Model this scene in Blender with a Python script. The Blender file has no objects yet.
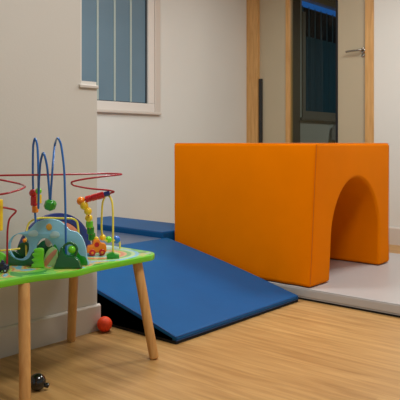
import bpy, bmesh, math, random
from mathutils import Vector, Matrix
random.seed(7)
S = bpy.context.scene
COL = S.collection

# ------------------------------------------------------------------ camera
# World x runs along the window wall, y towards the window wall, z up (metres).
F, HX, HY, EYE = 640.0, 200.0, 143.0, 0.90
RIGHT = Vector((0.652, -0.758, 0.0)).normalized()
FWD = Vector((0.758, 0.652, 0.0)).normalized()
cd = bpy.data.cameras.new('camera'); cam = bpy.data.objects.new('camera', cd); COL.objects.link(cam)
cd.sensor_width = 36; cd.lens = F / 400 * 36; cd.shift_y = -(200 - HY) / 400; cd.clip_start = 0.05
cam.matrix_world = Matrix(((RIGHT.x, 0, -FWD.x, 0), (RIGHT.y, 0, -FWD.y, 0), (0, 1, 0, EYE), (0, 0, 0, 1)))
S.camera = cam

# ------------------------------------------------------------------ light
S.view_settings.view_transform = 'Standard'; S.view_settings.look = 'None'
S.view_settings.gamma = 1; S.view_settings.use_curve_mapping = False
S.view_settings.exposure = 0.0
wd = bpy.data.worlds.new('world'); S.world = wd; wd.use_nodes = True
wd.node_tree.nodes['Background'].inputs[0].default_value = (0.93, 0.97, 1.0, 1)
wd.node_tree.nodes['Background'].inputs[1].default_value = 0.34

def area(name, loc, sx, sy, power, col=(0.98, 0.99, 0.985)):
    l = bpy.data.lights.new(name, 'AREA'); l.shape = 'RECTANGLE'; l.size = sx; l.size_y = sy
    l.energy = power; l.color = col
    o = bpy.data.objects.new(name, l); o.location = loc; COL.objects.link(o); return o
area('ceiling_or_fill_light', (4.1, 1.45, 2.66), 0.5, 0.5, 37)
area('ceiling_or_fill_light', (1.7, 0.75, 2.66), 0.5, 0.5, 37)
area('ceiling_or_fill_light', (2.5, 2.7, 2.66), 0.5, 0.5, 30)  # fill without a known fixture, added to brighten the window wall
area('ceiling_or_fill_light', (4.5, 3.0, 2.66), 0.4, 0.4, 3.5)  # weak extra fill, added to lift the upper window wall
area('hall_fill_light', (7.2, 2.2, 2.66), 0.4, 0.4, 15)  # added lamp brightening the curtain and sill; that room has none of its own

# ------------------------------------------------------------------ helpers
def lin(c):
    return tuple(((x/255)/12.92 if x/255 <= 0.04045 else ((x/255+0.055)/1.055)**2.4) for x in c) + (1,)

def W(X, z, h):                       # metres right of / ahead of the viewpoint -> world
    return Vector((RIGHT.x*X + FWD.x*z, RIGHT.y*X + FWD.y*z, h))
def T(px, py, z):                     # measured sight line at a distance z
    return W((px-HX)/F*z, z, EYE - (py-HY)/F*z)

def mat(name, rgb, rough=0.5, metal=0.0, bump=0.0, bscale=40, var=0.0, vscale=6, spec=0.5, coat=0.0):
    m = bpy.data.materials.new(name); m.use_nodes = True
    nt = m.node_tree; b = nt.nodes['Principled BSDF']
    c = lin(rgb)
    b.inputs['Base Color'].default_value = c
    b.inputs['Roughness'].default_value = rough; b.inputs['Metallic'].default_value = metal
    b.inputs['Specular IOR Level'].default_value = spec
    b.inputs['Coat Weight'].default_value = coat; b.inputs['Coat Roughness'].default_value = 0.15
    tc = nt.nodes.new('ShaderNodeTexCoord')
    if var > 0:
        n = nt.nodes.new('ShaderNodeTexNoise'); n.inputs['Scale'].default_value = vscale; n.inputs['Detail'].default_value = 4
        r = nt.nodes.new('ShaderNodeValToRGB')
        r.color_ramp.elements[0].color = tuple(x*(1-var) for x in c[:3]) + (1,)
        r.color_ramp.elements[1].color = tuple(min(1, x*(1+var)) for x in c[:3]) + (1,)
        r.color_ramp.elements[0].position = .3; r.color_ramp.elements[1].position = .7
        nt.links.new(tc.outputs['Object'], n.inputs['Vector']); nt.links.new(n.outputs['Fac'], r.inputs['Fac'])
        nt.links.new(r.outputs['Color'], b.inputs['Base Color'])
    if bump > 0:
        n2 = nt.nodes.new('ShaderNodeTexNoise'); n2.inputs['Scale'].default_value = bscale; n2.inputs['Detail'].default_value = 5
        bp = nt.nodes.new('ShaderNodeBump'); bp.inputs['Strength'].default_value = bump; bp.inputs['Distance'].default_value = 0.01
        nt.links.new(tc.outputs['Object'], n2.inputs['Vector']); nt.links.new(n2.outputs['Fac'], bp.inputs['Height'])
        nt.links.new(bp.outputs['Normal'], b.inputs['Normal'])
    return m

M = {}
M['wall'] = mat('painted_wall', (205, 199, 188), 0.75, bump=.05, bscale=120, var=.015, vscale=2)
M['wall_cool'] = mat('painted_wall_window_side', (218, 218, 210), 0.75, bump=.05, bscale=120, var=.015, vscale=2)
M['trim'] = mat('painted_trim', (205, 196, 184), 0.45, bump=.02)
M['white'] = mat('white_frame', (222, 217, 208), 0.35)
M['bar'] = mat('pale_green_bar', (172, 186, 178), 0.4)
M['film'] = mat('frosted_window_film', (100, 128, 144), 0.35, var=.06, vscale=2)
M['gasket'] = mat('dark_gasket', (52, 58, 62), .6)
M['orange'] = mat('orange_vinyl', (240, 127, 0), 0.5, bump=.4, bscale=4.5, var=.02, spec=.02)
M['orange_seam'] = mat('orange_seam', (196, 104, 2), 0.5)
M['blue'] = mat('blue_vinyl', (8, 83, 138), 0.48, bump=.1, bscale=6, var=.05, spec=.18)
M['blue_seam'] = mat('blue_seam', (14, 56, 110), 0.5)
M['bluegrey'] = mat('dusty_blue_vinyl', (76, 96, 126), 0.35, bump=.08, bscale=6)
M['grey'] = mat('grey_vinyl', (178, 174, 170), 0.4, bump=.08, bscale=6)
M['grey_seam'] = mat('grey_seam', (150, 146, 142), 0.5)
M['base_black'] = mat('black_underside', (14, 16, 22), 0.8)
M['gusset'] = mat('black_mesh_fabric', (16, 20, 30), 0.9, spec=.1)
M['black'] = mat('black_plastic', (8, 8, 9), 0.22, coat=.6)
M['chrome'] = mat('brushed_steel', (170, 165, 155), 0.25, metal=1)
M['doorface'] = mat('beige_door_laminate', (182, 170, 142), 0.55, var=.02, vscale=3)
M['ball'] = mat('orange_red_ball', (238, 68, 12), 0.6, bump=.2, bscale=60)
def toy(n, rgb): M[n] = mat(n, rgb, 0.3, coat=.5, var=.03, vscale=30)
toy('red_paint', (205, 16, 22)); toy('orange_paint', (250, 138, 0)); toy('yellow_paint', (248, 205, 20))
toy('lime_paint', (110, 210, 20)); toy('green_paint', (30, 150, 30)); toy('dark_green_paint', (6, 92, 34))
toy('navy_paint', (18, 44, 120)); toy('blue_paint', (20, 105, 200)); toy('sky_paint', (140, 202, 226))
toy('cloud_paint', (186, 218, 222)); toy('coral_paint', (226, 140, 110)); toy('rim_green', (110, 200, 26))
toy('pink_paint', (222, 186, 168)); toy('black_paint', (14, 14, 18)); toy('cream_paint', (240, 225, 170))
toy('wire_red', (168, 12, 34)); toy('wire_blue', (28, 104, 182)); toy('wire_yellow', (244, 222, 70))

def wood(name, c1, c2, scale=(1, 1, 1), rough=.45, ring=6):
    m = bpy.data.materials.new(name); m.use_nodes = True; nt = m.node_tree; b = nt.nodes['Principled BSDF']
    tc = nt.nodes.new('ShaderNodeTexCoord'); mp = nt.nodes.new('ShaderNodeMapping'); mp.inputs['Scale'].default_value = scale
    n = nt.nodes.new('ShaderNodeTexNoise'); n.inputs['Scale'].default_value = ring; n.inputs['Detail'].default_value = 6
    n.inputs['Distortion'].default_value = .6
    r = nt.nodes.new('ShaderNodeValToRGB'); r.color_ramp.elements[0].color = lin(c1); r.color_ramp.elements[1].color = lin(c2)
    r.color_ramp.elements[0].position = .3; r.color_ramp.elements[1].position = .7
    nt.links.new(tc.outputs['Object'], mp.inputs[0]); nt.links.new(mp.outputs[0], n.inputs['Vector'])
    nt.links.new(n.outputs['Fac'], r.inputs['Fac']); nt.links.new(r.outputs['Color'], b.inputs['Base Color'])
    b.inputs['Roughness'].default_value = rough
    return m
M['beech'] = wood('beech_leg', (198, 142, 78), (218, 168, 100), (10, 10, .8))
M['pine'] = wood('pine_frame', (190, 142, 80), (214, 168, 106), (8, 8, .7))

def floor_mat():
    m = bpy.data.materials.new('oak_vinyl_floor'); m.use_nodes = True; nt = m.node_tree; b = nt.nodes['Principled BSDF']
    L = nt.links.new
    tc = nt.nodes.new('ShaderNodeTexCoord')
    mp = nt.nodes.new('ShaderNodeMapping'); mp.inputs['Rotation'].default_value = (0, 0, FLOOR_ROT)
    L(tc.outputs['Object'], mp.inputs[0])
    br = nt.nodes.new('ShaderNodeTexBrick'); br.inputs['Scale'].default_value = 1
    br.inputs['Brick Width'].default_value = 1.2; br.inputs['Row Height'].default_value = .16
    br.inputs['Mortar Size'].default_value = .0012; br.offset = .37
    br.inputs['Color1'].default_value = (.35, .35, .35, 1); br.inputs['Color2'].default_value = (.65, .65, .65, 1)
    br.inputs['Mortar'].default_value = (.3, .3, .3, 1)
    L(mp.outputs[0], br.inputs['Vector'])
    st = nt.nodes.new('ShaderNodeMapping'); st.inputs['Scale'].default_value = (1.6, 22, 1); L(mp.outputs[0], st.inputs[0])
    n = nt.nodes.new('ShaderNodeTexNoise'); n.inputs['Scale'].default_value = 1.6; n.inputs['Detail'].default_value = 7
    n.inputs['Distortion'].default_value = .7; L(st.outputs[0], n.inputs['Vector'])
    mx = nt.nodes.new('ShaderNodeMixRGB'); mx.blend_type = 'MIX'; mx.inputs[0].default_value = .3
    L(n.outputs['Fac'], mx.inputs[1]); L(br.outputs['Color'], mx.inputs[2])
    r = nt.nodes.new('ShaderNodeValToRGB'); e = r.color_ramp.elements
    e[0].position = .3; e[0].color = lin((156, 113, 60)); e[1].position = .68; e[1].color = lin((202, 158, 98))
    L(mx.outputs[0], r.inputs['Fac']); L(r.outputs['Color'], b.inputs['Base Color'])
    b.inputs['Roughness'].default_value = .42
    return m
FLOOR_ROT = math.pi/2
M['floor'] = floor_mat()

def glass_mat(name, tint, refl=.08, rough=0.02):
    m = bpy.data.materials.new(name); m.use_nodes = True; nt = m.node_tree
    for n in list(nt.nodes):
        if n.type == 'BSDF_PRINCIPLED': nt.nodes.remove(n)
    out = [n for n in nt.nodes if n.type == 'OUTPUT_MATERIAL'][0]
    tr = nt.nodes.new('ShaderNodeBsdfTransparent'); tr.inputs[0].default_value = lin(tint)
    gl = nt.nodes.new('ShaderNodeBsdfGlossy'); gl.inputs['Roughness'].default_value = rough
    mx = nt.nodes.new('ShaderNodeMixShader'); mx.inputs[0].default_value = refl
    nt.links.new(tr.outputs[0], mx.inputs[1]); nt.links.new(gl.outputs[0], mx.inputs[2]); nt.links.new(mx.outputs[0], out.inputs[0])
    return m
M['glass'] = glass_mat('window_glass', (235, 240, 240), .05)
M['door_glass'] = glass_mat('door_glass', (225, 232, 228), .012)
def emis(name, rgb, s):
    m = bpy.data.materials.new(name); m.use_nodes = True; b = m.node_tree.nodes['Principled BSDF']
    b.inputs['Base Color'].default_value = lin(rgb); b.inputs['Emission Color'].default_value = lin(rgb)
    b.inputs['Emission Strength'].default_value = s; return m

ORG = {}
def empty(name, loc, label=None, cat=None, group=None):
    o = bpy.data.objects.new(name, None); o.location = loc; o.empty_display_size = .1; COL.objects.link(o)
    ORG[o] = Vector(loc)
    if label: tag(o, label, cat, group)
    return o
def tag(o, label, cat, group=None):
    o['label'] = label; o['category'] = cat
    if group: o['group'] = group
    return o
def build(name, bm, m, parent=None, smooth=True, bevel=0, seg=3, sub=0):
    """bm is in world coordinates; the object gets its origin at its parent's base or its own base."""
    bmesh.ops.recalc_face_normals(bm, faces=bm.faces[:])
    if parent is not None: org = ORG[parent]
    else:
        xs = [v.co for v in bm.verts]
        org = Vector(((min(c.x for c in xs)+max(c.x for c in xs))/2, (min(c.y for c in xs)+max(c.y for c in xs))/2, min(c.z for c in xs)))
    bmesh.ops.translate(bm, vec=-org, verts=bm.verts[:])
    me = bpy.data.meshes.new(name); bm.to_mesh(me); bm.free()
    if smooth:
        for p in me.polygons: p.use_smooth = True
        if not bevel:
            try: me.set_sharp_from_angle(angle=math.radians(40))
            except Exception: pass
    me.materials.append(m if not isinstance(m, str) else M[m])
    o = bpy.data.objects.new(name, me); COL.objects.link(o)
    if parent is not None: o.parent = parent
    else: o.location = org
    ORG[o] = org
    if bevel:
        b = o.modifiers.new('bevel', 'BEVEL'); b.width = bevel; b.segments = seg; b.limit_method = 'ANGLE'; b.angle_limit = math.radians(35)
        b.harden_normals = False
        w = o.modifiers.new('wn', 'WEIGHTED_NORMAL'); w.keep_sharp = False
    if sub:
        s = o.modifiers.new('sub', 'SUBSURF'); s.levels = sub; s.render_levels = sub
    return o
def struct(o): o['kind'] = 'structure'; return o

def box(x0, x1, y0, y1, z0, z1, bm=None):
    bm = bm or bmesh.new()
    v = [bm.verts.new(p) for p in ((x0,y0,z0),(x1,y0,z0),(x1,y1,z0),(x0,y1,z0),(x0,y0,z1),(x1,y0,z1),(x1,y1,z1),(x0,y1,z1))]
    for f in ((0,3,2,1),(4,5,6,7),(0,1,5,4),(1,2,6,5),(2,3,7,6),(3,0,4,7)): bm.faces.new([v[i] for i in f])
    return bm
def frame_of(d):
    d = d.normalized(); a = Vector((0,0,1)) if abs(d.z) < .9 else Vector((1,0,0))
    x = d.cross(a).normalized(); return x, d.cross(x).normalized()
def tube(pts, r, n=10, bm=None, caps=True, closed=False):
    bm = bm or bmesh.new(); pts = [Vector(p) for p in pts]; rings = []
    N = len(pts); x = None
    for i, p in enumerate(pts):
        a = pts[(i-1) % N] if (i > 0 or closed) else p; b = pts[(i+1) % N] if (i < N-1 or closed) else p
        d = (b-a)
        if d.length < 1e-9: d = Vector((0,0,1))
        d.normalize()
        if x is None: x, y = frame_of(d)
        else:
            x = (x - d*x.dot(d))
            x = x.normalized() if x.length > 1e-6 else frame_of(d)[0]
            y = d.cross(x).normalized()
        rr = r[i] if isinstance(r, (list, tuple)) else r
        rings.append([bm.verts.new(p + (x*math.cos(t)+y*math.sin(t))*rr) for t in [2*math.pi*k/n for k in range(n)]])
    for i in range(N-1 if not closed else N):
        A, B = rings[i], rings[(i+1) % N]
        for k in range(n): bm.faces.new((A[k], A[(k+1)%n], B[(k+1)%n], B[k]))
    if caps and not closed: bm.faces.new(rings[0][::-1]); bm.faces.new(rings[-1])
    return bm
def spline(P, n=10):
    P = [Vector(p) for p in P]; out = []
    Q = [2*P[0]-P[1]] + P + [2*P[-1]-P[-2]]
    for i in range(1, len(Q)-2):
        p0, p1, p2, p3 = Q[i-1:i+3]
        for k in range(n):
            t = k/n
            # centripetal-ish damping keeps the bends tight
            m1 = (p2-p0)*.42; m2 = (p3-p1)*.42
            L = (p2-p1).length
            if m1.length > L: m1 *= L/m1.length
            if m2.length > L: m2 *= L/m2.length
            out.append(p1*(2*t**3-3*t*t+1) + m1*(t**3-2*t*t+t) + p2*(-2*t**3+3*t*t) + m2*(t**3-t*t))
    out.append(P[-1]); return out
def lathe(c, axis, prof, n=24, bm=None):      # prof: list of (distance along axis, radius)
    bm = bm or bmesh.new(); c = Vector(c); axis = Vector(axis).normalized(); x, y = frame_of(axis); rings = []
    for a, r in prof:
        if r < 1e-6: rings.append([bm.verts.new(c+axis*a)])
        else: rings.append([bm.verts.new(c+axis*a+(x*math.cos(t)+y*math.sin(t))*r) for t in [2*math.pi*k/n for k in range(n)]])
    for A, B in zip(rings, rings[1:]):
        if len(A) == 1 and len(B) > 1:
            for k in range(n): bm.faces.new((A[0], B[k], B[(k+1)%n]))
        elif len(B) == 1 and len(A) > 1:
            for k in range(n): bm.faces.new((A[k], A[(k+1)%n], B[0]))
        elif len(A) > 1:
            for k in range(n): bm.faces.new((A[k], A[(k+1)%n], B[(k+1)%n], B[k]))
    if len(rings[0]) > 1: bm.faces.new(rings[0][::-1])
    if len(rings[-1]) > 1: bm.faces.new(rings[-1])
    return bm
def ball_prof(r, k=12, sq=1.0): return [(-math.cos(math.pi*i/k)*r*sq, math.sin(math.pi*i/k)*r) for i in range(k+1)]
def flat(outlines, o, ax, ay, thick, bev=.0012):
    """filled 2D outline(s) with holes -> solid, in the plane o + ax*x + ay*y, thickness along ax x ay"""
    cu = bpy.data.curves.new('tmp', 'CURVE'); cu.dimensions = '2D'; cu.fill_mode = 'BOTH'
    cu.extrude = thick/2 - bev; cu.bevel_depth = bev; cu.bevel_resolution = 1; cu.offset = -bev
    for pts in outlines:
        s = cu.splines.new('POLY'); s.points.add(len(pts)-1); s.use_cyclic_u = True
        for i, p in enumerate(pts): s.points[i].co = (p[0], p[1], 0, 1)
    ob = bpy.data.objects.new('tmp', cu); COL.objects.link(ob)
    dg = bpy.context.evaluated_depsgraph_get(); dg.update()
    me = bpy.data.meshes.new_from_object(ob.evaluated_get(dg))
    bm = bmesh.new(); bm.from_mesh(me); bpy.data.meshes.remove(me)
    bpy.data.objects.remove(ob); bpy.data.curves.remove(cu)
    bmesh.ops.remove_doubles(bm, verts=bm.verts[:], dist=1e-5)
    az = ax.cross(ay)
    for v in bm.verts: v.co = o + ax*v.co.x + ay*v.co.y + az*v.co.z
    return bm
def smooth2(P, n=5):
    out = []; N = len(P)
    for i in range(N):
        p0, p1, p2, p3 = [Vector(P[(i+j) % N]) for j in (-1, 0, 1, 2)]
        for k in range(n):
            t = k/n
            out.append(.5*((2*p1)+(p2-p0)*t+(2*p0-5*p1+4*p2-p3)*t*t+(3*p1-p0-3*p2+p3)*t**3))
    return [(v.x, v.y) for v in out]
def ell(cx, cy, rx, ry, n=28, a0=0, a1=2*math.pi): return [(cx+rx*math.cos(a0+(a1-a0)*k/n), cy+ry*math.sin(a0+(a1-a0)*k/n)) for k in range(n)]
UP = Vector((0,0,1))

# ------------------------------------------------------------------ room
WU, WV = 5.42, 4.01          # door wall x, window wall y
NV, NE, NE2 = 2.388, 2.015, 1.915   # near wall y, its low end, its tall end
CEIL = 2.68
struct(build('floor', box(-2.5, 9, -3, WV+.1, -.05, 0), 'floor'))
M['ceil'] = mat('ceiling_paint', (225, 220, 212), .8)
struct(build('ceiling', box(-2.5, 9, -3, WV+.1, CEIL, CEIL+.05), 'ceil'))
# window wall, with two openings
SILL, WTOP = 1.17, 2.45
def wall_holes(x0, x1, y0, y1, holes):
    bm = bmesh.new(); xs = x0
    for a, b, z0, z1 in holes:
        box(xs, a, y0, y1, 0, CEIL, bm); box(a, b, y0, y1, 0, z0, bm); box(a, b, y0, y1, z1, CEIL, bm); xs = b
    box(xs, x1, y0, y1, 0, CEIL, bm); return bm
struct(build('wall_back', wall_holes(NE-.2, 9, WV, WV+.16, [(2.22, 4.06, SILL, WTOP), (6.5, 8.2, SILL+.03, 2.62)]), 'wall_cool', smooth=False))
# near wall: tall part and the low ledge running on past it
struct(build('wall_left', box(-2.5, NE2, NV, NV+.14, 0, CEIL), 'wall', smooth=False))
lw = empty('wall_ledge', (NE, NV+.05, 0)); struct(lw)
build('ledge_wall', box(NE2, NE, NV, WV, 0, 1.160), 'wall', lw, smooth=False)
build('ledge_cap', box(NE2-.012, NE+.002, NV-.012, WV, 1.160, 1.176), 'trim', lw, bevel=.004)
build('ledge_trim', box(NE2+.004, NE, NV+.004, WV, 1.176, 1.194), 'white', lw)
build('corner_trim', box(NE2-.001, NE2+.008, NV+.002, NV+.02, 1.194, CEIL), 'white', lw)
# skirting
def skirt(name, p0, p1, nrm, H, t=.014):
    """moulded skirting between two floor points, profile sticking out along nrm"""
    p0, p1, nrm = Vector(p0), Vector(p1), Vector(nrm); bm = bmesh.new()
    prof = [(0,0),(t,0),(t,H*.93),(t*.8,H*.965),(t*.45,H),(0,H)]
    A = [bm.verts.new(p0+nrm*a+UP*h) for a, h in prof]; B = [bm.verts.new(p1+nrm*a+UP*h) for a, h in prof]
    for i in range(len(prof)): j = (i+1) % len(prof); bm.faces.new((A[i], A[j], B[j], B[i]))
    bm.faces.new(A); bm.faces.new(B[::-1])
    return struct(build(name, bm, 'trim', smooth=False))
skirt('baseboard_left', (-2.5, NV, 0), (NE+.012, NV, 0), (0,-1,0), .125)
skirt('baseboard_ledge', (NE, NV, 0), (NE, WV, 0), (1,0,0), .125)
skirt('baseboard_back', (NE, WV, 0), (WU, WV, 0), (0,-1,0), .14)
skirt('baseboard_right', (WU, -3, 0), (WU, 2.585, 0), (-1,0,0), .155)

# door wall
DL, DR, DH = 3.87, 2.667, 2.52      # leaf edges (y) and height
bm = box(WU, WU+.12, -3, 2.585, 0, CEIL); box(WU, WU+.12, 2.585, WV, DH+.08, CEIL, bm)
struct(build('wall_right', bm, 'wall_cool', smooth=False))
door = empty('door_1', (WU, 3.28, 0)); struct(door)
build('door_post', box(WU-.012, WU+.13, DL, WV, 0, DH+.08), 'pine', door, bevel=.003)
build('door_post', box(WU-.012, WU+.13, 2.585, DR, 0, DH+.08), 'pine', door, bevel=.003)
build('door_head', box(WU-.012, WU+.13, DR, DL, DH, DH+.08), 'pine', door, bevel=.003)
GL, GR, GB, GT = 3.50, 2.975, .15, 2.42
bm = box(WU+.03, WU+.075, GL+.03, DL, 0, DH); box(WU+.03, WU+.075, DR, GR-.005, 0, DH, bm)
box(WU+.03, WU+.075, GR-.005, GL+.03, 0, GB, bm); box(WU+.03, WU+.075, GR-.005, GL+.03, GT, DH, bm)
leaf = build('door_leaf', bm, 'doorface', door, smooth=False)
build('glazing_bead', box(WU+.018, WU+.08, GL-.005, GL+.045, GB, GT), 'pine', leaf, bevel=.004)
build('glazing_bead', box(WU+.026, WU+.08, GR-.012, GR+.012, GB, GT), 'base_black', leaf, bevel=.003)
build('vision_panel', box(WU+.045, WU+.053, GR, GL, GB, GT), 'door_glass', leaf)
build('finger_guard', box(WU+.004, WU+.03, DL-.042, DL-.004, 0.05, 1.565), 'black', leaf, bevel=.005)
# lever handle, set high
hz = 1.752; hy = 2.705
hd = build('door_handle', lathe((WU+.03, hy, hz), (-1,0,0), [(0,.026),(.006,.026),(.009,.022),(.009,.011),(.045,.010)]), 'chrome', door)
build('lever', tube(spline([(WU-.012,hy-.002,hz),(WU-.018,hy+.01,hz),(WU-.02,hy+.06,hz),(WU-.018,hy+.15,hz-.004)]), [.010]*31, 12), 'chrome', hd)
build('lock_rose', lathe((WU+.03, hy, hz-.045), (-1,0,0), [(0,.017),(.006,.017),(.009,.013),(.0095,0)]), 'chrome', hd)

# window in the back wall
wn = empty('window_1', (3.1, WV, SILL)); struct(wn)
wx0, wx1 = 2.22, 4.06
bm = box(wx0, wx1, WV-.012, WV+.05, SILL, SILL+.075); box(wx0, wx1, WV-.012, WV+.05, WTOP-.06, WTOP, bm)
box(wx0, wx0+.06, WV-.012, WV+.05, SILL+.075, WTOP-.06, bm); box(3.955, 4.03, WV-.012, WV+.05, SILL+.075, WTOP-.06, bm)
build('window_frame', bm, 'white', wn, bevel=.005)
build('window_casing', box(4.03, 4.10, WV-.02, WV+.0, SILL-.01, WTOP), 'trim', wn, bevel=.005)
build('window_sill', box(wx0-.04, 4.105, WV-.03, WV+.04, SILL-.022, SILL), 'trim', wn, bevel=.006)
for k in range(9):
    x = 3.951 - .1835*k
    if k == 0: continue
    build('glazing_bar', box(x-.009, x+.009, WV+.008, WV+.02, SILL+.07, WTOP-.05), 'bar', wn, bevel=.003)
build('pane', box(wx0+.05, 3.96, WV+.016, WV+.022, SILL+.07, WTOP-.05), 'film', wn)
build('gasket', box(3.944, 3.957, WV+.006, WV+.02, SILL+.07, WTOP-.05, box(wx0+.05, 3.957, WV+.006, WV+.02, SILL+.07, SILL+.082)), 'gasket', wn)

# the dim room seen through the door glass
w2 = empty('window_2', (7.3, WV, SILL)); struct(w2)
bm = box(6.5, 8.2, WV-.02, WV+.04, SILL+.03, SILL+.11); box(6.5, 6.56, WV-.02, WV+.04, SILL+.11, WTOP, bm); box(8.14, 8.2, WV-.02, WV+.04, SILL+.11, WTOP, bm)
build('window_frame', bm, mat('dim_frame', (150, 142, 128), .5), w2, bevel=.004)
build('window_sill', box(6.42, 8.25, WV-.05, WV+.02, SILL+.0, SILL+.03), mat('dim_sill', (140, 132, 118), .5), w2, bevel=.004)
build('night_sky_glass', box(6.56, 8.14, WV+.1, WV+.104, 2.55, 2.62), emis('dusk_glass', (40, 110, 200), .55), w2)
build('night_glass', box(6.56, 8.14, WV+.1, WV+.104, SILL+.1, 2.55), mat('night_glass', (10, 22, 34), .2), w2)
for k in range(11):
    build('blind_cord', box(6.62+k*.145, 6.632+k*.145, WV+.06, WV+.07, 2.1, 2.55), mat('pale_cord', (90, 130, 150), .6), w2)
curt = mat('teal_curtain', (26, 84, 108), .8, var=.12, vscale=12)
bm = bmesh.new(); N = 160; rows = []
for i in range(N+1):
    x = 6.57 + 1.56*i/N; y = WV-.0 + .012*math.sin(i*.9) + .006*math.sin(i*.37)
    rows.append((bm.verts.new((x, y, SILL+.112)), bm.verts.new((x, y, 2.17))))
for a, b in zip(rows, rows[1:]): bm.faces.new((a[0], b[0], b[1], a[1]))
tag(build('curtain', bm, curt), 'dark teal pleated curtain in the dim room behind the door glass', 'curtain')
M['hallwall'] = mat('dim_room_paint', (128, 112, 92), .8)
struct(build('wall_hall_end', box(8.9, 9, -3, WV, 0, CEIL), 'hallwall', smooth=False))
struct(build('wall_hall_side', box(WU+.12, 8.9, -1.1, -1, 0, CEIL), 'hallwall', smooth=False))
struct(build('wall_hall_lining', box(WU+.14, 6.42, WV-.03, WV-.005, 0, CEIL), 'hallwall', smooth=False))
c = lathe((7.22, WV-.09, .93), (0,0,1), [(0,.07),(.01,.085),(.12,.085),(.17,.075),(.2,.05),(.205,0)])
dsp = build('paper_dispenser', c, mat('pale_plastic', (200, 200, 205), .4))
tag(dsp, 'pale rounded dispenser on the wall under the dark teal curtain', 'dispenser')

# ------------------------------------------------------------------ soft play pieces
def soft_noise(p, s, a):
    from mathutils import noise
    return noise.noise_vector(Vector(p)*s)*a
def grid_prism(x0, x1, prof_fn, nx, ny):
    """prof_fn(t) -> list of (y,z) ring of the side profile; swept along x"""
    bm = bmesh.new(); rings = []
    P = prof_fn()
    for i in range(nx+1):
        x = x0+(x1-x0)*i/nx
        rings.append([bm.verts.new((x, y, z)) for y, z in P])
    n = len(P)
    for A, B in zip(rings, rings[1:]):
        for k in range(n): bm.faces.new((A[k], A[(k+1)%n], B[(k+1)%n], B[k]))
    bm.faces.new(rings[0]); bm.faces.new(rings[-1][::-1])
    return bm
# mat
MT = .07
def soft_box(name, x0, x1, y0, y1, z0, z1, m, label, cat, bev=.02, seam=None, top=None):
    root = empty(name, ((x0+x1)/2, (y0+y1)/2, z0), label, cat)
    build('foam_body', box(x0, x1, y0, y1, z0+.012, z1), m, root, bevel=bev, seg=4)
    build('underside', box(x0+.004, x1-.004, y0+.004, y1-.004, z0, z0+.014), 'base_black', root)
    if seam:
        for z in (z1-bev*.35, z0+.014):
            e = bev*.3 if z > z0+.02 else 0
            build('seam', tube([(x0+e,y0+e,z),(x1-e,y0+e,z),(x1-e,y1-e,z),(x0+e,y1-e,z)], .0022, 6, closed=True), seam, root)
    return root
soft_box('floor_mat', 3.165, 4.62, -.9, 2.97, 0, MT, 'grey',
         'thin pale grey foam floor mat lying under the orange tunnel block', 'mat', .012, 'grey_seam')
# tunnel block
TX0, TX1, TY0, TY1, TH = 3.172, 4.225, 1.90, 2.965, .90
def tunnel():
    cu, hw, top = 3.730, .332, .680
    spring = top-hw*1.12
    inner = []
    NS, NA = 8, 32
    for i in range(NS): inner.append((cu-hw, MT+.004+(spring-MT-.004)*i/NS))
    for i in range(NA+1):
        a = math.pi - math.pi*i/NA; inner.append((cu+hw*math.cos(a), spring+hw*1.12*math.sin(a)))
    for i in range(NS): inner.append((cu+hw, spring-(spring-MT-.004)*(i+1)/NS))
    n = len(inner); outer = []
    # matching outer points: project from the arch outwards
    for i, (u, h) in enumerate(inner):
        if i <= NS: outer.append([TX0, MT+.004+(.55-MT)*i/NS])
        elif i >= n-1-NS: outer.append([TX1, MT+.004+(.55-MT)*(n-1-i)/NS])
        else: outer.append(None)
    mid = [i for i in range(n) if outer[i] is None]
    path = [(TX0, .55), (TX0, TH), (TX1, TH), (TX1, .55)]
    # force corners onto vertices
    K = len(mid); ka, kb = round(K*.24), round(K*.76)
    for j, i in enumerate(mid):
        if j <= ka: outer[i] = [TX0, .554+(TH-.554)*(j+1)/(ka+1)]
        elif j < kb: outer[i] = [TX0+(TX1-TX0)*(j-ka)/(kb-ka), TH]
        else: outer[i] = [TX1, TH-(TH-.554)*(j-kb)/(K-kb)]
    R, NY = 4, 26
    bm = bmesh.new(); G = []
    for j in range(NY+1):
        y = TY0+(TY1-TY0)*j/NY; sl = []
        for i in range(n):
            col = []
            for k in range(R+1):
                t = k/R; u = inner[i][0]*(1-t)+outer[i][0]*t; h = inner[i][1]*(1-t)+outer[i][1]*t
                col.append(bm.verts.new((u, y, h)) if (j in (0, NY) or k in (0, R) or i in (0, n-1)) else None)
            sl.append(col)
        G.append(sl)
    for j in (0, NY):
        for i in range(n-1):
            for k in range(R): bm.faces.new((G[j][i][k], G[j][i+1][k], G[j][i+1][k+1], G[j][i][k+1]))
    for j in range(NY):
        for i in range(n-1):
            for k in (0, R): bm.faces.new((G[j][i][k], G[j+1][i][k], G[j+1][i+1][k], G[j][i+1][k]))
        for i in (0, n-1):
            for k in range(R): bm.faces.new((G[j][i][k], G[j+1][i][k], G[j+1][i][k+1], G[j][i][k+1]))
    return bm
def lean(p):
    f = max(0, (p.z-MT))/(TH-MT)
    wx = max(0, 1-(p.x-TX0)/.6); wy = max(0, 1-(p.y-TY0)/.5)
    return Vector((p.x+.028*f*wx*wy, p.y-.026*f*wx*wy, p.z - .004*math.sin(f*3)*0))
bm = tunnel()
for v in bm.verts:
    p = lean(v.co)
    # slack cover: shallow swellings in the long side
    q = soft_noise(p, 2.6, .005); v.co = p + Vector((q.x, q.y, 0))
    if abs(v.co.x-TX0) < .02 and v.co.z < .35 and v.co.y < 2.4:
        k = (1-v.co.z/.35); v.co.x += .006*k*math.sin(v.co.y*38+v.co.z*14)
tun = empty('tunnel_block', (3.70, 2.43, MT), 'large orange vinyl soft play block with an arched crawl tunnel, standing on the grey mat', 'soft play block')
build('foam_body', bm, 'orange', tun, bevel=.018, seg=4)
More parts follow.
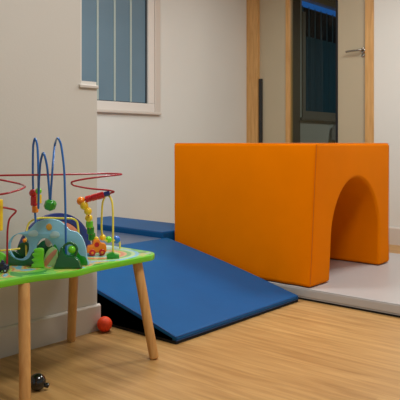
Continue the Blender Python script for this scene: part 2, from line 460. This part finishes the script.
def e3(x, y, z): return lean(Vector((x, y, z)))
ins = .0025
for pts in ([e3(TX0+ins,TY0+ins,MT+.02+i*.05) for i in range(17)],
            [e3(TX1-ins,TY0+ins,MT+.02+i*.05) for i in range(17)],
            [e3(TX0+ins+i*.0581,TY0+ins,TH-ins) for i in range(19)],
            [e3(TX0+ins,TY0+ins+i*.0588,TH-ins) for i in range(19)]):
    build('seam', tube(pts, .0016, 6), 'orange_seam', tun)

# wedge ramp
WX0, WX1, WY0, WY1, WH = 2.092, 3.117, 1.940, 2.972, .268
def wprof():
    P = [(WY0, .012), (WY0, .038)]
    for i in range(1, 15): t = i/14; P.append((WY0+(WY1-WY0)*t, .036+(WH-.036)*t + .010*math.sin(math.pi*t)))
    P.append((WY1, .012)); return P
ramp = empty('wedge_ramp', ((WX0+WX1)/2, (WY0+WY1)/2, 0), 'blue vinyl foam wedge ramp sloping down to the wooden floor', 'soft play block')
build('foam_body', grid_prism(WX0, WX1, wprof, 12, 1), 'blue', ramp, bevel=.016, seg=4)
build('underside', box(WX0+.004, WX1-.004, WY0+.004, WY1-.004, 0, .014), 'base_black', ramp)
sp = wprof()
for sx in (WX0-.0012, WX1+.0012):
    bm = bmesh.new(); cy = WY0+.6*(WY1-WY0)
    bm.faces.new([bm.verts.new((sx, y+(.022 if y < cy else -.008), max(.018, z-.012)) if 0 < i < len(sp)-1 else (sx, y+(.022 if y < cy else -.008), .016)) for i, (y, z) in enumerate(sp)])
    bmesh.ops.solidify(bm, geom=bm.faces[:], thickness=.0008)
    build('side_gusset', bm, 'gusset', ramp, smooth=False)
sp = [(WY0+.003, .031)]+[(y, z-.003) for y, z in wprof()[2:16]]
build('seam', tube([(WX0+.003, y, z) for y, z in sp], .0022, 6), 'blue_seam', ramp)
build('seam', tube([(WX0+.003, WY0+.003, .033), (WX1-.003, WY0+.003, .033)], .0022, 6), 'blue_seam', ramp)
build('seam', tube([(WX0+.003, WY0+.002, .016), (WX1-.003, WY0+.002, .016)], .0022, 6), 'blue_seam', ramp)
soft_box('platform_block', 2.05, 3.085, 2.98, 3.98, 0, .264, 'bluegrey',
         'dusty grey-blue foam platform behind the top of the blue ramp', 'soft play block', .014)
soft_box('step_block', 3.092, 3.50, 2.99, 3.985, 0, .302, 'blue',
         'narrow raised blue foam block against the window wall beside the orange block', 'soft play block', .012, 'blue_seam')

# ------------------------------------------------------------------ activity table
TT, TB = .425, .402
tbl = empty('activity_table', (1.56, 2.12, 0), 'wooden toddler activity table with a lime green edged top and bead wires', 'table')
def outline(inset=0):
    u0, u1, v0, v1, r = 1.13+inset, 1.985-inset, 1.918+inset, 2.335-inset, .085-inset*.6
    P = []
    def arc(cx, cy, a0):
        for k in range(9): a = a0+math.pi/2*k/8; P.append((cx+r*math.cos(a), cy+r*math.sin(a)))
    arc(u1-r, v1-r, 0); arc(u0+r, v1-r, math.pi/2); arc(u0+r, v0+.030+r, math.pi)
    for k in range(1, 24):
        t = k/24; x = u0+r+(u1-u0-2*r)*t
        P.append((x, v0 + .030/(1+math.exp((x-1.40)/.03)) - .020*math.exp(-((x-1.50)/.08)**2)))
    arc(u1-r, v0+r, 1.5*math.pi)
    return P
X3, Y3 = Vector((1,0,0)), Vector((0,1,0))
build('tabletop', flat([outline()], Vector((0,0,(TT+TB)/2)), X3, Y3, TT-TB, .003), 'rim_green', tbl)

def print_mat():
    m = bpy.data.materials.new('printed_play_map'); m.use_nodes = True; nt = m.node_tree; L = nt.links.new
    b = nt.nodes['Principled BSDF']; b.inputs['Roughness'].default_value = .3; b.inputs['Coat Weight'].default_value = .3
    tc = nt.nodes.new('ShaderNodeTexCoord')
    n = nt.nodes.new('ShaderNodeTexNoise'); n.inputs['Scale'].default_value = 11; n.inputs['Detail'].default_value = 1.5
    n.inputs['Distortion'].default_value = .8
    L(tc.outputs['Object'], n.inputs['Vector'])
    r = nt.nodes.new('ShaderNodeValToRGB'); r.color_ramp.interpolation = 'CONSTANT'
    stops = [(0, (60,150,60)), (.36, (120,195,80)), (.45, (190,205,95)), (.495, (205,130,80)), (.53, (205,190,120)), (.57, (120,190,205)), (.64, (190,225,225)), (.7, (70,160,70))]
    e = r.color_ramp.elements; e[0].position = 0; e[0].color = lin(stops[0][1]); e[1].position = stops[1][0]; e[1].color = lin(stops[1][1])
    for p, c in stops[2:]: q = e.new(p); q.color = lin(c)
    L(n.outputs['Fac'], r.inputs['Fac'])
    def rings(center, R, bands, below):
        d = nt.nodes.new('ShaderNodeVectorMath'); d.operation = 'DISTANCE'; L(tc.outputs['Object'], d.inputs[0])
        d.inputs[1].default_value = (center[0]-1.56, center[1]-2.12, TT+.0004)
        dv = nt.nodes.new('ShaderNodeMath'); dv.operation = 'DIVIDE'; dv.inputs[1].default_value = R; L(d.outputs['Value'], dv.inputs[0])
        cr = nt.nodes.new('ShaderNodeValToRGB'); cr.color_ramp.interpolation = 'CONSTANT'
        ee = cr.color_ramp.elements; ee[0].position = 0; ee[0].color = lin(bands[0][1]); ee[1].position = bands[1][0]; ee[1].color = lin(bands[1][1])
        for p, c in bands[2:]: q = ee.new(p); q.color = lin(c)
        L(dv.outputs[0], cr.inputs['Fac'])
        lt = nt.nodes.new('ShaderNodeMath'); lt.operation = 'LESS_THAN'; lt.inputs[1].default_value = 1; L(dv.outputs[0], lt.inputs[0])
        mx = nt.nodes.new('ShaderNodeMixRGB'); L(lt.outputs[0], mx.inputs[0]); L(below, mx.inputs[1]); L(cr.outputs['Color'], mx.inputs[2])
        return mx.outputs[0]
    o = rings((1.79, 2.10), .165, [(0,(120,185,90)), (.3,(110,185,200)), (.42,(205,215,120)), (.52,(215,120,80)), (.62,(225,170,110)), (.68,(110,180,90)), (.80,(180,215,150)), (.90,(120,190,215))], r.outputs['Color'])
    L(o, b.inputs['Base Color']); return m
build('play_map', flat([outline(.012)], Vector((0,0,TT-.001)), X3, Y3, .0028, .0003), print_mat(), tbl)
tops = [(1.876,1.965),(1.322,1.965),(1.787,2.27),(1.30,2.27)]
feet = [(1.899,1.885),(1.272,1.885),(1.824,2.342),(1.26,2.340)]
for (a, b), (c_, d) in zip(tops, feet):
    top = Vector((a, b, TB-.001)); ft = Vector((c_, d, 0.001))
    ax = (top-ft); Lg = ax.length
    bm = lathe(ft, ax, [(0.0,.015),(.003,.0182),(.008,.0195),(Lg*.55,.0205),(Lg-.002,.021)], 20)
    lg = build('leg', bm, 'beech', tbl)

# facing plane for the flat painted pieces: ax runs to the viewer's right
def facing(px0, z0, yaw=0):
    X0 = (px0-HX)/F*z0; ca, sa = math.cos(yaw), math.sin(yaw)
    def q(px, py):
        s = (px-HX)/F; a = (s*z0-X0)/(ca-s*sa) if abs(ca-s*sa) > 1e-6 else 0
        z = z0+a*sa
        return (a, EYE-(py-HY)/F*z)
    o = W(X0, z0, 0); ax = (RIGHT*ca+FWD*sa)
    return q, o, ax
def board(name, px0, z0, yaw, outs, th, m, parent, off=0, bev=.0015, sm=True, holes=()):
    q, o, ax = facing(px0, z0, yaw)
    O = [[q(*p) for p in (smooth2(pts, 4) if sm else pts)] for pts in outs] + [[q(*p) for p in h] for h in holes]
    O = [[(a, max(h, TT)) for a, h in pts] for pts in O]
    n = ax.cross(UP)     # towards the viewer
    return build(name, flat(O, o+n*off, ax, UP, th, bev), m, parent)
PY = -.10
pan = board('landscape_panel', 50, 2.50, PY,
    [[(8,266),(7,256),(8,245),(12,237),(19,233),(27,231),(32,227),(37,222),(44,219.5),(52,219),(60,221),(66,226),(70,230),(77,232),(82,237),(85.5,246),(87,257),(87,266),(60,266),(30,266)]],
    .012, 'sky_paint', tbl, holes=[ell(20,246.5,9.5,12.5), ell(45,252,9,14)])
ps = .0068
board('painted_sun', 50, 2.50, PY, [[(46.5,227),(48,224),(50.5,223.5),(52.5,226),(52,229),(49,230)]], .0012, mat('sun_paint', (232, 170, 60), .4), pan, off=ps, bev=.0003)
board('painted_cloud', 50, 2.50, PY, [[(29,234),(31,231),(36,230),(39,233),(37,236),(31,236)]], .0012, 'cloud_paint', pan, off=ps, bev=.0003)
board('painted_cloud', 50, 2.50, PY, [[(51,234),(54,231),(59,232),(60,236),(55,238),(51,237)]], .0012, 'cloud_paint', pan, off=ps, bev=.0003)
board('painted_hill', 50, 2.50, PY, [[(66,266),(66,258),(72,253),(77,250),(81,255),(86,257),(86.5,266)]], .0012, 'green_paint', pan, off=ps, bev=.0003)
board('painted_hill', 50, 2.50, PY, [[(55,266),(53,252),(55,244),(58,248),(61,254),(66,258),(66,266)]], .0012, 'green_paint', pan, off=ps, bev=.0003)
# navy rainbow arch along the back edge
bx = 1.665
def arch_pts(ro, ri, hh=1):
    A = [(bx+ro*math.cos(t), TT+ro*hh*math.sin(t)) for t in [math.pi*k/24 for k in range(25)]]
    B = [(bx+ri*math.cos(t), TT+ri*hh*math.sin(t)) for t in [math.pi*(24-k)/24 for k in range(25)]]
    return A+B
build('rainbow_arch', flat([arch_pts(.190, .152, .93)], Vector((0,2.245,0)), X3, UP, .02, .003), 'navy_paint', tbl)
build('rainbow_band', flat([arch_pts(.1515, .122, .93)], Vector((0,2.245,0)), X3, UP, .016, .002), 'coral_paint', tbl)
# little trees, hedges and bases standing on the table
board('hedge', 20, 2.478, PY, [[(8,269),(6.5,256),(8,251.5),(11,256),(16,259.5),(23,260.5),(29,258),(33,252),(37,251),(40,258),(40,269),(24,269)]], .012, 'dark_green_paint', tbl)
board('hedge', 20, 2.56, 0, [[(6,266),(8,254),(14,251),(20,254),(27,250),(34,254),(35,266),(20,266)]], .010, 'dark_green_paint', tbl)
tre = build('tree_crown', lathe(T(25,249,2.535), -FWD, [(-.008,.0),(-.0078,.026),(-.005,.029),(.005,.029),(.0078,.026),(.008,0)], 28), 'dark_green_paint', tbl)
build('tree_trunk', tube([T(25,252,2.535), W((25-HX)/F*2.535, 2.535, TT-.0005)], .005, 10), 'dark_green_paint', tbl)
board('hill_block', 46, 2.56, 0, [[(37,268),(36,250),(40,243),(45,240),(50,243),(55,252),(57,268),(46,268)]], .016, 'dark_green_paint', tbl)
build('standing_oval', lathe(T(49,241,2.53), UP, [(-.024,0),(-.021,.008),(-.010,.0145),(0,.016),(.010,.0145),(.018,.009),(.021,0)], 20), 'pink_paint', tbl)
trk = board('track_block', 50, 2.47, 0, [[(43,269),(44.5,258),(48,250),(53,247),(57,250),(57.5,258),(57,269),(50,269)]], .012, mat('pale_green_paint', (176, 214, 140), .3, coat=.4), tbl)
board('painted_road', 50, 2.47, 0, [[(44.5,264),(46,258.5),(52,252),(56.5,249),(57,252),(53,258),(48,264.5),(45.5,266)]], .0014, 'coral_paint', trk, off=.0068, bev=.0003)
board('lime_bush', 37, 2.44, 0, [[(32.5,269),(32,264.5),(34.2,262.5),(32,259.5),(34.4,257.3),(32.4,254),(35,252),(34,249.5),(38,248),(43,248.5),(44,253),(43.5,260),(44,265),(43.5,269)]], .020, 'lime_paint', tbl, bev=.004)
board('lime_bush', 1, 2.50, 0, [[(-8,267),(-6,257),(-2,252),(3,253),(6,256),(8,262),(8,267)]], .018, 'lime_paint', tbl, bev=.003)
gb = board('wire_base', 68, 2.425, 0, [[(56,270),(56.5,261),(58.5,256),(61,248),(63,246.5),(64.5,251),(67,255),(74,256),(79,260),(80.5,264),(80.5,270)]], .03, 'dark_green_paint', tbl, bev=.006)
build('base_ring', tube([T(70+6.8*math.cos(t), 250+7*math.sin(t), 2.43) for t in [2*math.pi*k/32 for k in range(32)]], .0055, 10, closed=True), 'dark_green_paint', gb)
board('wire_base', 113, 2.64, .1, [[(107,262),(106.6,254.5),(109,252.8),(113,251.5),(115,253.6),(119,254.6),(119.4,262)]], .032, 'green_paint', tbl, bev=.003, sm=False)
# wires
def foot(px, z): return W((px-HX)/F*z, z, TT-.002)
bl_ = [foot(66.5,2.43), T(66,250,2.43), T(65.6,225,2.43), T(65.2,200,2.435), T(64,168,2.44), T(61,145,2.45), T(57.8,138,2.455), T(54.8,145,2.55), T(52.6,168,2.47), T(51,190,2.475),
       T(50,206,2.48), T(49.2,190,2.49), T(47,166,2.50), T(43.5,153,2.51), T(40.6,162,2.52), T(39,182,2.53), T(38.4,208,2.54), T(38.4,182,2.55), T(38.1,160,2.56), T(37.2,145,2.565),
       T(35,138.5,2.57), T(33.2,146,2.575), T(32.8,168,2.58), T(33.2,190,2.58), T(34.8,210,2.58), T(36,228,2.58), foot(36.5,2.58)]
build('blue_wire', tube(spline(bl_, 8), .0044, 10), 'wire_blue', tbl)
rd = [foot(7,2.42), T(7.2,245,2.42), T(7.6,230,2.42), T(9.5,219,2.42), T(16,211,2.43), T(8,208.3,2.40), T(-4,206,2.36), T(-14,201,2.33), T(-4,195.5,2.32), T(8,193,2.33), T(20,189.5,2.37), T(25,186.7,2.42),
      T(20,184,2.55), T(8,181.3,2.48), T(-4,179,2.49), T(-10,177,2.49), T(0,175.5,2.50), T(30,175,2.53), T(70,174.4,2.58), T(105,173.6,2.63), T(121.5,174.3,2.62), T(105,176.3,2.58), T(85,179,2.56), T(72,182,2.55),
      T(74,185.5,2.57), T(90,188.5,2.60), T(108,190.2,2.64), T(114,191.8,2.65), T(107,194,2.645), T(96,197,2.64), T(84,199.8,2.64), T(80.5,202,2.64), T(83.6,205,2.64), T(88,211,2.64), T(89,219,2.665), T(90,228,2.71), T(92.5,240,2.78), foot(94,2.82)]
build('red_wire', tube(spline(rd, 8), .0038, 10), 'wire_red', tbl)
yl = [foot(113,2.64), T(113,240,2.64), T(113,215,2.645), T(112,202,2.65), T(109,195.8,2.66), T(105.3,196.5,2.68), T(102.6,203,2.70), T(101.8,215,2.72), T(101.6,228,2.73), T(102.5,236,2.75), T(106,240.7,2.79), T(112,241,2.84), T(117,239.8,2.87), T(119.5,242,2.88), foot(120,2.88)]
build('yellow_wire', tube(spline(yl, 8), .0042, 10), 'wire_yellow', tbl)
y2 = [foot(27,2.50), T(26,240,2.54), T(28,225,2.58), T(33,220,2.60), T(42,218,2.61), T(58,218.2,2.62), T(72,218.6,2.63), T(77,222,2.64), T(78.5,232,2.64), foot(79,2.64)]
build('yellow_wire', tube(spline(y2, 8), .0042, 10), 'wire_yellow', tbl)
y3 = [T(-14,252,2.44), T(-4,251,2.44), T(8,250,2.45), T(20,248.6,2.48)]
build('yellow_wire', tube(spline(y3, 8), .0034, 10), 'wire_yellow', tbl)

# ------------------------------------------------------------------ beads on the wires
def bead(px, py, z, r_px, m, label, shape='ball', axis=UP, length=1.0, group=None):
    c = T(px, py, z); r = r_px/F*z
    if shape == 'ball': bm = lathe(c, axis, ball_prof(r, 14, length), 24)
    elif shape == 'drum':
        h = r*length; e = r*.18
        bm = lathe(c, axis, [(-h,.0),(-h,r-e),(-h+e,r),(h-e,r),(h,r-e),(h,0)], 24)
    elif shape == 'facet':
        bm = bmesh.new(); bmesh.ops.create_cube(bm, size=r*1.75)
        bmesh.ops.bevel(bm, geom=bm.edges[:], offset=r*.42, segments=1, affect='EDGES')
        bmesh.ops.transform(bm, matrix=Matrix.Translation(c) @ Matrix.Rotation(.5, 4, 'Z') @ Matrix.Rotation(.35, 4, 'X'), verts=bm.verts[:])
    o = build('wooden_bead', bm, m, bevel=.001 if shape == 'facet' else 0)
    return tag(o, label, 'bead', group or 'wooden beads threaded on the wires')
bead(33.3,193,2.58,4.1,'red_paint','round red bead topping the column on the left blue wire')
bead(34.1,201,2.58,3.5,'red_paint','red drum bead under the round red one on the blue wire','drum',UP,1.35)
bead(35.2,209.3,2.58,3.2,'orange_paint','orange drum bead at the bottom of the red column on the blue wire','drum',UP,1.0)
bead(38.6,191,2.545,3.2,'lime_paint','small round lime bead beside the red bead on the blue wire')
bead(39.0,199,2.545,2.6,'yellow_paint','slim yellow drum bead under the small round lime bead','drum',UP,1.7)
bead(50.2,205,2.48,6.0,'green_paint','big faceted green bead hanging in the low bend of the blue wire','facet')
A1 = (T(104,194.5,2.64)-T(84,200,2.64)).normalized()
bead(106.7,193.8,2.645,2.6,'navy_paint','small navy bead at the right end of the red bead row','drum',A1,1.2)
bead(100.6,195.6,2.642,3.5,'red_paint','red drum bead next to the small navy bead','drum',A1,1.05)
bead(94.4,197.2,2.64,3.4,'red_paint','middle red drum bead of the slanted row on the red wire','drum',A1,.92)
bead(88.4,198.8,2.64,3.3,'red_paint','red drum bead touching the large orange bead','drum',A1,.85)
bead(81,201,2.64,4.3,'orange_paint','round orange bead at the bend of the red wire')
bead(84.2,205.6,2.632,4.2,'yellow_paint','uppermost yellow bead, just below the round orange bead','ball')
bead(88,211.2,2.635,4.0,'yellow_paint','second yellow bead down the red wire, bulging to the right')
bead(88.8,218,2.662,3.8,'yellow_paint','lowest yellow bead on the red wire, above the green ones')
bead(89.5,224.3,2.69,3.6,'lime_paint','lime drum bead under the lowest yellow bead','drum',UP,.9)
bead(90.5,230.3,2.725,3.7,'green_paint','mid green drum bead under the lime drum bead','drum',UP,1.0)
bead(91.8,236.6,2.76,3.6,'green_paint','lowest green drum bead, just above the toy car','drum',UP,1.0)
bead(116.4,239.6,2.87,4.0,'blue_paint','round blue bead at the foot of the yellow hoop')
bead(108.6,239.6,2.81,3.4,'lime_paint','lime bead next to the blue bead on the yellow hoop')
bead(102.6,237.5,2.752,3.2,'yellow_paint','yellow bead low on the yellow hoop, left of the lime one')
bead(72,249.5,2.43,4.1,'lime_paint','lime ball sitting inside the dark green ring')
bead(-.5,215,2.36,3.4,'yellow_paint','tall yellow bead cut off by the left edge of the photo','drum',UP,4.6)
bead(24.5,240.5,2.49,2.0,'orange_paint','tiny orange brown bead on top of the round dark green tree')

# ------------------------------------------------------------------ toy cars
def car(px, py, z, L, body_m, wheel_m, hub_m, label, yaw=.0, cab_m=None):
    base = W((px-HX)/F*z, z, TT+.0008)
    root = empty('toy_car', base, label, 'toy car', 'toy cars on the play table')
    ax = (RIGHT*math.cos(yaw)+FWD*math.sin(yaw)).normalized(); n = ax.cross(UP)
    w = L*.42; r = L*.17
    body = [(-.5,.16),(-.5,.42),(-.44,.52),(-.3,.55),(-.22,.60),(-.15,.80),(-.02,.84),(.14,.82),(.22,.66),(.42,.60),(.5,.48),(.5,.18),(.3,.14),(-.3,.14)]
    build('car_body', flat([smooth2([(a*L, b*L) for a, b in body], 4)], base, ax, UP, w, .004), body_m, root)
    build('driver', lathe(base+ax*(0*L)+UP*L*.86, UP, ball_prof(L*.12, 10)), cab_m or body_m, root)
    build('side_window', lathe(base+ax*(.0*L)+UP*L*.58+n*(w/2), n, [(-.002,L*.13),(.0016,L*.13),(.0018,L*.085),(.001,0)], 20), wheel_m, root)
    for sx in (-.24, .27):
        for sy in (1, -1):
            c = base+ax*(sx*L)+UP*r+n*(sy*(w/2+.003))
            wh = build('wheel', lathe(c, n*sy, [(-.003,0),(-.003,r*.9),(-.001,r),(.003,r),(.005,r*.8),(.005,0)], 24), wheel_m, root)
            build('hub', lathe(c+n*sy*.005, n*sy, [(0,r*.42),(.0015,r*.38),(.002,0)], 16), hub_m, wh)
car(96.5, 254, 2.71, .080, 'orange_paint', 'red_paint', 'orange_paint', 'small orange wooden toy car with red wheels beside the painted track rings', .25, 'yellow_paint')
car(2.5, 273, 2.35, .046, mat('midnight_paint', (14, 24, 60), .3, coat=.4), 'black_paint', 'cloud_paint', 'small navy wooden toy car with pale hubs at the left end of the table', .1)

# ------------------------------------------------------------------ balls on the floor
r = .036; c = Vector((2.018, 2.388-.016-r, r))
bm = lathe(c, UP, ball_prof(r, 18), 32)
tag(build('play_ball', bm, 'ball'), 'small orange-red ball on the floor between the wall corner and the blue ramp', 'ball')
zc = 2.33; r = .0305; c = W((37.5-HX)/F*zc, zc, r)
kb = empty('knob_ball', (c.x, c.y, 0), 'glossy black ball with a short side nub, on the floor under the table', 'ball')
build('ball_body', lathe(c, UP, ball_prof(r, 18), 32), 'black', kb)
build('nub', lathe(c+RIGHT*r*.8-UP*.011, RIGHT-UP*.15, [(0,.009),(.006,.0085),(.013,.0095),(.017,.008),(.019,0)], 20), 'black', kb)
